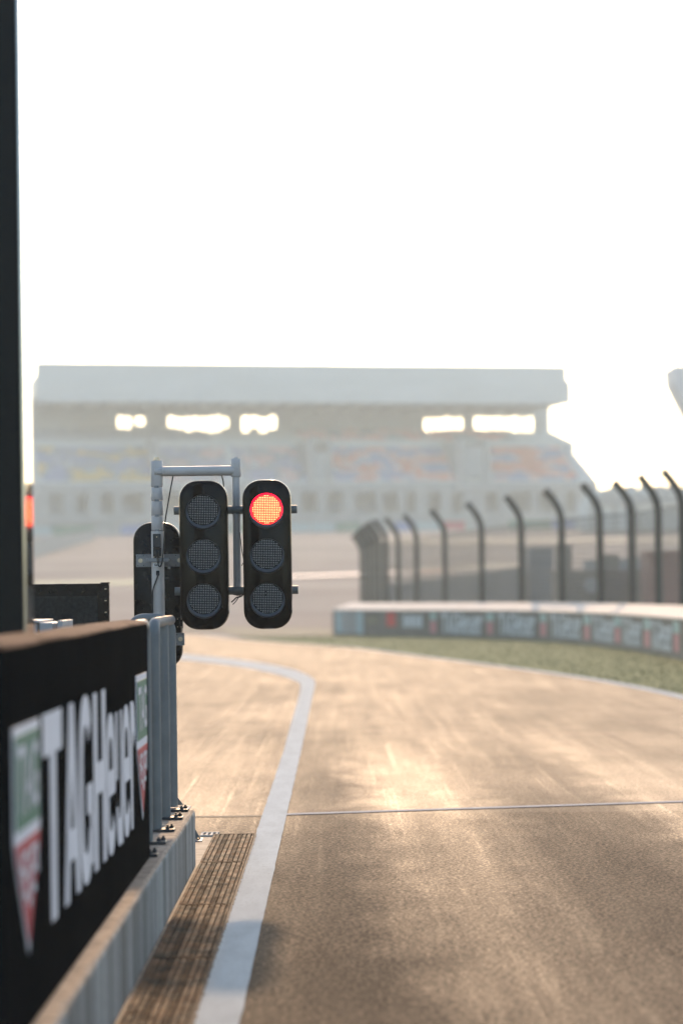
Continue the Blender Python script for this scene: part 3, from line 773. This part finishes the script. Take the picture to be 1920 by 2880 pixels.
for a, b_ in txt:
    s0, s1 = s_of(k_(a)), s_of(k_(b_)); bm = NB(); ext = s1-s0; n = 8
    for i, ch in enumerate('TAGHeuer'):
        cap = ch in 'TAGH'
        def fn(u, v, w, i=i, cap=cap):
            s = s0+ext*(i+.05+.90*u)/n; p = CS(s, -.03-w*.01); return Vector((p.x, p.y, .16+v*(.72 if cap else .62)))
        bold(bm, ch, fn)
    obj('lettering', bm, M_bprint, tb)

# debris fence behind the barrier
fpx = [(1120,1190,885),(1172,1183,930),(1251,1172,997),(1355,1155,1078),(1466,1140,1168),(1580,1125,1258),(1687,1112,1340),(1778,1105,1418),(1851,1092,1474),(1920,1080,1530),(1995,1066,1590),(2075,1050,1655)]
FT = 5.0
posts = []
for px, iy, ix in fpx:
    py = iy*1.2245; a, b_ = ray(ix*1.2245, py); d = (FT-H)/b_; ax, _ = ray(px, 1600); posts.append((ax*d, d, (ix*1.2245-px)/F*d))
far = [(1086,113),(1068,117),(1055,122),(1043,127),(1034,133),(1025,139),(1016,146)]
posts = [(ray(px,1600)[0]*d, d, -.55) for px, d in far[::-1]]+posts
df = empty('debris_fence', (posts[6][0], posts[6][1], 0), 'tall dark debris fence with bent post tops behind the curved barrier', 'fence')
for x, d, ov in posts:
    g = terr(x, d); ov = max(-1.3, min(-.55, ov)); top = FT
    bm = NB(); tube(bm, [(x,d,g),(x,d,top-1.05)]+bezier_pts([(x,d,top-1.05),(x+ov*.12,d,top-.72),(x+ov*.45,d,top-.38),(x+ov,d,top)], 5)[1:], .12, 10)
    obj('post', bm, M_fence, df, True)
bm = NB()
def wire(b, p, q, t=.011):
    d = (Vector(q)-Vector(p)).normalized(); u = d.orthogonal().normalized()*t; v = d.cross(u)
    A_ = [b.verts.new(Vector(p)+o) for o in (u, v, -u-v)]; B_ = [b.verts.new(Vector(q)+o) for o in (u, v, -u-v)]
    for k in range(3): b.faces.new((A_[k], A_[(k+1)%3], B_[(k+1)%3], B_[k]))
for (x0,y0,o0), (x1,y1,o1) in zip(posts, posts[1:]):
    L = math.hypot(x1-x0, y1-y0); n = max(2, int(L/.16))
    for k in range(26):
        z = .5+k*.15
        if z < FT-.9: wire(bm, (x0,y0,z), (x1,y1,z))
    for k in range(1, n):
        t = k/n; x, y = x0+(x1-x0)*t, y0+(y1-y0)*t; wire(bm, (x,y,.1), (x,y,FT-1.0))
obj('mesh', bm, M_wire, df)
bm = NB()
for z in (2.6, FT-1.0):
    for (x0,y0,o0), (x1,y1,o1) in zip(posts, posts[1:]): wire(bm, (x0,y0,z), (x1,y1,z), .012)
obj('cable', bm, M_fence, df)

# things behind the fence
def wall_between(name, a, b_, za, zb, th, m, label, cat):
    e = empty(name, (a[0], a[1], terr(*a)), label, cat)
    bm = NB(); ga, gb_ = terr(*a)-.3, terr(*b_)-.3
    hexa(bm, [(a[0],a[1],ga),(b_[0],b_[1],gb_),(b_[0],b_[1]+th,gb_),(a[0],a[1]+th,ga),(a[0],a[1],za),(b_[0],b_[1],zb),(b_[0],b_[1]+th,zb),(a[0],a[1]+th,za)])
    obj('panel', bm, m, e)
    bm = NB(); hexa(bm, [(a[0],a[1]-.05,za+.005),(b_[0],b_[1]-.05,zb+.005),(b_[0],b_[1]+th+.05,zb+.005),(a[0],a[1]+th+.05,za+.005),(a[0],a[1]-.05,za+.10),(b_[0],b_[1]-.05,zb+.10),(b_[0],b_[1]+th+.05,zb+.10),(a[0],a[1]+th+.05,za+.10)])
    obj('coping', bm, m, e); return e
w0, w1 = P(1078,1650,128), P(1480,1600,104)
wall_between('concrete_wall', (w0.x,128), (w1.x,104), w0.z, w1.z, .4, M_contgrey, 'dark grey concrete wall rising to the right behind the fence', 'wall')
def container(px0, px1, pytop, d, dep, m, name, label, cat):
    a = P(px0, pytop, d); c = P(px1, pytop, d); g = terr(a.x, d); e = empty(name, ((a.x+c.x)/2, d, g), label, cat)
    b = NB(); box(b, a.x, c.x, d, d+dep, g+.12, a.z, .03); obj('body', b, m, e)
    b = NB(); n = max(3, int((c.x-a.x)/.28))
    for k in range(n): x = a.x+.08+(c.x-a.x-.16)*k/(n-1); box(b, x-.05, x+.05, d-.05, d-.002, g+.25, a.z-.12)
    obj('rib', b, m, e)
    b = NB(); box(b, a.x-.04, c.x+.04, d-.06, d+dep+.05, a.z+.003, a.z+.10, .02); obj('roof', b, m, e)
    b = NB(); box(b, a.x+.05, a.x+.3, d+.1, d+.4, g, g+.115); box(b, c.x-.3, c.x-.05, d+.1, d+.4, g, g+.115); obj('foot', b, M_bar, e)
container(1488, 1556, 1545, 104, 2.4, M_contgrey, 'equipment_cabinet', 'blue grey equipment cabinet behind the fence right of the concrete wall', 'cabinet')
container(1562, 1800, 1612, 97, 2.4, M_olive, 'low_container', 'long low olive container behind the fence beside the grey cabinet', 'container')
container(1822, 2010, 1556, 92, 2.4, M_contred, 'shipping_container', 'dark red shipping container behind the fence at the right edge', 'container')
ga_, gb2 = P(1640,1582,116), P(2060,1568,112)
wall_between('guardrail', (ga_.x,116), (gb2.x,112), ga_.z, gb2.z, .2, M_barlight, 'pale guardrail behind the fence above the low olive container', 'guardrail')
def sign(px, py, d, r, m, label):
    c = P(px, py, d); e = empty('round_sign', (c.x, d, 0), label, 'sign')
    b = NB(); poly(b, [(c.x+r*math.cos(R(20*k)), d, c.z+r*math.sin(R(20*k))) for k in range(18)], (0,.03,0)); obj('disc', b, m, e)
    b = NB(); tube(b, [(c.x,d+.07,0),(c.x,d+.07,c.z+r*.6)], .03, 8); obj('pole', b, M_fence, e)
sign(1663, 1645, 94, .30, M_barlight, 'pale round sign on a pole in front of the olive container')
sign(1762, 1418, 100, .22, M_cap, 'small cream disc on a tall pole seen above the olive container')
for k, (px, w_, top, m_, l) in enumerate(((1585, 40, 1532, M_olive, 'tall olive post screen right of the grey cabinet behind the fence'), (1720, 36, 1560, M_olive, 'narrow olive screen standing behind the low container'))):
    c = P(px, top, 108); e = empty('marshal_screen', (c.x,108,0), l, 'screen'); hw = w_/2/F*108
    b = NB(); box(b, c.x-hw, c.x+hw, 108, 108.1, .3, c.z, .02); obj('sheet', b, m_, e)
    b = NB(); tube(b, [(c.x-hw,108.16,0),(c.x-hw,108.16,c.z)], .05, 8); tube(b, [(c.x+hw,108.16,0),(c.x+hw,108.16,c.z)], .05, 8); obj('post', b, M_fence, e)

# ------------------------------------------------------------------ main grandstand
A0 = P(95,1028,400); A1 = P(1588,1038,419); A0.z = A1.z = 0
U = (A1-A0).normalized(); V = Vector((-U.y, U.x, 0)); LEN = (A1-A0).length; GZ = 11.0
def W(u, v, z): return A0+U*u+V*v+Vector((0,0,z))
def ubox(bm, u0, u1, v0, v1, z0, z1, mi=0): hexa(bm, [W(u0,v0,z0),W(u1,v0,z0),W(u1,v1,z0),W(u0,v1,z0),W(u0,v0,z1),W(u1,v0,z1),W(u1,v1,z1),W(u0,v1,z1)], mi)
def u_of(ix, v=0):   # picture column of the 1568 wide view -> distance along the stand
    a, _ = ray(ix*1.2245, 1200)
    # a*(y)=x on the line A0+U*u
    return (a*(A0.y+V.y*v)-(A0.x+V.x*v))/(U.x-a*U.y)
def z_of(iy, u, v=0):
    p = W(u, v, 0); a, b_ = ray(949+0, iy*1.2245); return H+b_*p.y + 0
gs = empty('grandstand', tuple(W(LEN/2, 10, GZ)), 'wide hazy grey grandstand with coloured seats and a deep flat roof', 'grandstand')
def gz(ix, iy, v=0):
    u = u_of(ix); p = W(u, v, 0); _, b_ = ray(ix*1.2245, iy*1.2245); return H+b_*p.y
zr1, zr0 = gz(700, 842), gz(700, 931)
bm = NB(); n = 40
ubox(bm, 0, LEN-1.0, -4, 24, zr0+1.2, zr1-2.2); obj('roof', bm, M_roof, gs)
bm = NB(); ubox(bm, 0, LEN-1.2, -4.6, -4.02, zr1-2.6, zr1)
ubox(bm, 0, LEN-.7, -5.2, -4.62, zr0, zr1-2.65); obj('roof_fascia', bm, M_roof, gs)
bm = NB()
for k in range(24): u = 1+k*(LEN-2)/23; ubox(bm, u-.25, u+.25, -4.6, 23, zr0+.2, zr0+1.18)
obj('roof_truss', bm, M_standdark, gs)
ubR = u_of(1262, 20)
# back wall with openings
zo1, zo0 = gz(700, 953, 20), gz(700, 996, 20)
ops = [(272,300),(312,332),(386,440),(444,492),(496,524),(557,592),(596,634),(975,1000),(1004,1062),(1090,1150),(1154,1190),(1196,1224)]
oo = sorted((u_of(a, 20), u_of(b_, 20)) for a, b_ in ops)
bm = NB()
ubox(bm, u_of(40,20), ubR, 20, 20.6, zo1, zr0+1.18); ubox(bm, u_of(40,20), ubR, 20, 20.6, GZ, zo0)
cur = u_of(40,20)
for k, (a, b_) in enumerate(oo+[(ubR, ubR)]):
    if a > cur+.05: ubox(bm, cur, a, 20, 20.6, zo0+.01 + 0, zo1-.01)
    if k < len(oo):
        ns = max(1, round((b_-a)/1.3)); stp = (b_-a)/ns
        for q in range(ns):
            sill = random.uniform(.1, 1.3)+(.6 if ns == 1 else 0); lint = random.uniform(.1, .6); qa = a+q*stp
            ubox(bm, qa+.02, qa+stp-.02, 20.1, 20.5, zo0+.01, zo0+.02+sill); ubox(bm, qa+.02, qa+stp-.02, 20.1, 20.5, zo1-.02-lint, zo1-.01)
            if q: ubox(bm, qa-.22, qa+.22, 19.9, 20.09, zo0+.01, zo1-.01)
    cur = b_
obj('back_wall', bm, M_stand, gs)
bm = NB()
for k in range(13):
    u = 1.5+k*(ubR-3)/12
    if any(a-.4 < u < b_+.4 for a, b_ in oo): continue
    ubox(bm, u-.5, u+.5, 18.4, 19.6, GZ, zr0+.1)
obj('column', bm, M_stand, gs)
# tiers
def tier(name, u0, u1, v0, v1, z0, z1, rows_):
    b = NB()
    for r_ in range(rows_):
        va = v0+(v1-v0)*r_/rows_; zt = z0+(z1-z0)*(r_+1)/rows_; ubox(b, u0, u1, va, v0+(v1-v0)*(r_+1)/rows_-.01, z0-1.2+(z1-z0)*r_/rows_, zt)
    return obj(name, b, M_stand, gs)
zl0, zl1 = gz(700, 1112, -6), gz(700, 1034, 5); zu0, zu1 = gz(700, 1020, 6), gz(700, 992, 19)
uEnd = u_of(1312)
tier('upper_tier', 0, u_of(1302, 10), 6, 19.5, zu0, zu1, 9)
tier('lower_tier', 0, uEnd, -6, 5, zl0, zl1, 12)
bm = NB(); ubox(bm, 0, uEnd, 5.02, 6, GZ, zu0+.6); obj('balcony_front', bm, M_stand, gs)
seatm = [M_orange, M_pink, M_sblue, M_yellow, M_sgrey]
def seats(name, blocks, v0, v1, z0, z1, rows_):
    b = NB()
    for i0, i1, pal, dens in blocks:
        ua, ub = u_of(i0), u_of(i1)
        for r_ in range(rows_):
            u = ua
            zt = z0+(z1-z0)*(r_+1)/rows_; va = v0+(v1-v0)*r_/rows_
            while u < ub:
                nv = noise.noise(Vector((u*.23, r_*.35, i0*.1)))+random.uniform(-.08,.08)
                if random.random() < dens:
                    mi = pal[0] if nv < -.12 else pal[1] if nv < .18 else pal[2]
                    ubox(b, u+.05, u+.55, va+.1, va+.5, zt+.02, zt+.55, mi)
                u += .62
    o = obj(name, b, seatm, gs); o['kind'] = 'stuff'; return o
seats('lower_seats', [(85,340,(2,4,3),.95), (352,520,(2,4,1),.9), (540,690,(2,4,1),.95), (750,1022,(2,1,0),.97), (1112,1300,(2,1,0),.97)], -6, 5, zl0, zl1, 12)
seats('upper_seats', [(60,500,(4,4,4),.8), (720,1210,(4,1,0),.8)], 6, 19.5, zu0, zu1, 9)
# vomitory walls, the sloping right end and the lower structure
bm = NB()
for a, b_ in ((690,700), (735,745), (1026,1040), (1088,1104), (342,352)): ubox(bm, u_of(a), u_of(b_), -6.4, 6, zl0, zl1+1.2)
obj('aisle_wall', bm, M_barlight, gs)
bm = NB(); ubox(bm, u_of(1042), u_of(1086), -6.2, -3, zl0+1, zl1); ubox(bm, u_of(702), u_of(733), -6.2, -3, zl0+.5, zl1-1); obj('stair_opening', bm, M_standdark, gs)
bm = NB(); e0, e1 = uEnd, u_of(1338)
hexa(bm, [W(e0,-6,GZ),W(e1+2,-6,GZ),W(e1+2,5,GZ),W(e0,5,GZ),W(e0,-6,zl0+.2),W(e1+.5,-6,zl0+.2),W(e0+.3,5,zl1+1.5),W(e0,5,zl1+1.5)]); obj('end_wall', bm, M_pink if False else M_stand, gs)
bm = NB(); ubox(bm, 0, e1, -7, -6.05, zl0-1.4, zl0+.2); ubox(bm, 0, e1, -8.2, -7.2, GZ+2.2, GZ+3.6); obj('parapet', bm, M_barlight, gs)
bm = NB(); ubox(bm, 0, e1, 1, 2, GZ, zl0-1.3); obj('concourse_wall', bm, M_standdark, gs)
bm = NB()
for ix in (90,150,205,260,330,352,420,470,530,600,660,720,780,850,900,945,1000,1050,1075,1130,1200,1260,1300):
    u = u_of(ix); ww = random.uniform(.5,1.1); ubox(bm, u-ww, u+ww, -6.9, -4.5, GZ, zl0-1.42)
obj('pier', bm, M_barlight, gs)
bm = NB()
for k in range(30):
    u = random.uniform(1, LEN-2); ww = random.uniform(.8,3); z = GZ+random.uniform(2,5); ubox(bm, u, u+ww, -4.4+k*.05, -4.38+k*.05+.3, z, z+random.uniform(.8,2))
obj('concourse_fitting', bm, M_sgrey, gs)
# lamps on the stand that catch the sun
# boards along the track in front of the stand, and left run of wall
bcol = [M_teal, M_green, M_barlight, M_blue, M_teal, M_red, M_barlight, M_green, M_blue, M_teal]
px = 80
k = 0
seen_ = {}
while px < 1960:
    wd = random.choice((70, 95, 120, 60)); a = P(px, 1500, 372); c = P(px+wd-3, 1500, 372); zb = terr(0,372)-.1
    e = empty('track_board', ((a.x+c.x)/2,372,zb), None, None)
    cname = {'panel_teal':'teal','print_green':'green','barrier_pale':'pale grey','panel_blue':'blue','print_red':'red'}[bcol[k%10].name]
    where = 'left of the signal' if px < 380 else 'behind the signal heads' if px < 830 else 'between signal and fence' if px < 1000 else 'seen through the fence'
    seen_[(cname, where)] = seen_.get((cname, where), 0)+1
    o_ = ('first', 'second', 'third', 'fourth', 'fifth', 'sixth')[min(5, seen_[(cname, where)]-1)]
    tag(e, '%s %s trackside board from the left, before the grandstand, %s' % (o_, cname, where), 'board', 'trackside boards before the grandstand')
    b = NB(); box(b, a.x, c.x, 372, 372.2, zb, zb+1.6); obj('face', b, bcol[k%10], e)
    b = NB(); box(b, a.x, c.x, 371.9, 372.3, zb+1.605, zb+1.72); obj('cap', b, M_barlight, e)
    px += wd; k += 1
lw = T(92,1572), T(265,1520)
wall_between('runoff_wall', (lw[0].x, lw[0].y), (lw[1].x, lw[1].y), lw[0].z+1.9, lw[1].z+1.3, .6, M_barlight, 'pale concrete wall receding along the far track at left', 'wall')

# ------------------------------------------------------------------ second grandstand at the right edge
D2 = 335; g2 = terr(0, D2)-.2
s2 = empty('grandstand', tuple(P(2000,1500,D2)), 'second grandstand cut by the right edge, pale wing roof above low tiers', 'grandstand')
a = P(1636,1376,D2); c = P(2500,1340,D2)
bm = NB(); nr = 9
for r_ in range(nr):
    z1_ = g2+3+(a.z-g2-3)*(r_+1)/nr; box(bm, a.x+.35*r_-1.5, c.x, D2-10+r_*1.25, D2-10+(r_+1)*1.25-.01, g2, z1_)
obj('tier', bm, M_stand, s2)
bm = NB()
for r_ in range(nr):
    z1_ = g2+3+(a.z-g2-3)*(r_+1)/nr; x = a.x+.5*r_
    while x < a.x+30:
        if random.random() < .7: box(bm, x, x+1.6, D2-10+r_*1.25+.3, D2-10+r_*1.25+.7, z1_+.01, z1_+.5)
        x += 2.0
o = obj('seat_row', bm, M_barlight, s2)
bm = NB()
for k in range(12): x = a.x+k*3; box(bm, x, x+.5, D2-10.8, D2-10.2, g2, g2+4.2)
box(bm, a.x, c.x, D2-11, D2-10.9, g2+3.4, g2+4.6)
obj('parapet', bm, M_barlight, s2)
bm = NB(); poly(bm, [P(*q, D2+4) for q in ((1866,1046), (1870,1090), (1922,1190), (1986,1262), (2400,1262), (2400,1010))], (0,-9,0)); obj('wing_roof', bm, mat('wing_pale', (.62,.61,.60), .6), s2)
bm = NB(); q = P(2200,1262,D2); box(bm, q.x-1, q.x+1, D2, D2+2, g2, q.z+.0); obj('mast', bm, M_stand, s2)

# ------------------------------------------------------------------ haze
bm = NB(); box(bm, -420, 420, -80, 930, -1.2, 62)
hz = obj('haze', bm, None or bpy.data.materials.new('haze_air')); tag(hz, kind='stuff')
hm = hz.data.materials[0]; hm.use_nodes = True; t = hm.node_tree
for nd in list(t.nodes):
    if nd.type != 'OUTPUT_MATERIAL': t.nodes.remove(nd)
pv = t.nodes.new('ShaderNodeVolumePrincipled'); pv.inputs['Density'].default_value = .00095; pv.inputs['Color'].default_value = (.82,.95,.97,1); pv.inputs['Anisotropy'].default_value = .33
t.links.new(pv.outputs[0], [n for n in t.nodes if n.type == 'OUTPUT_MATERIAL'][0].inputs['Volume'])
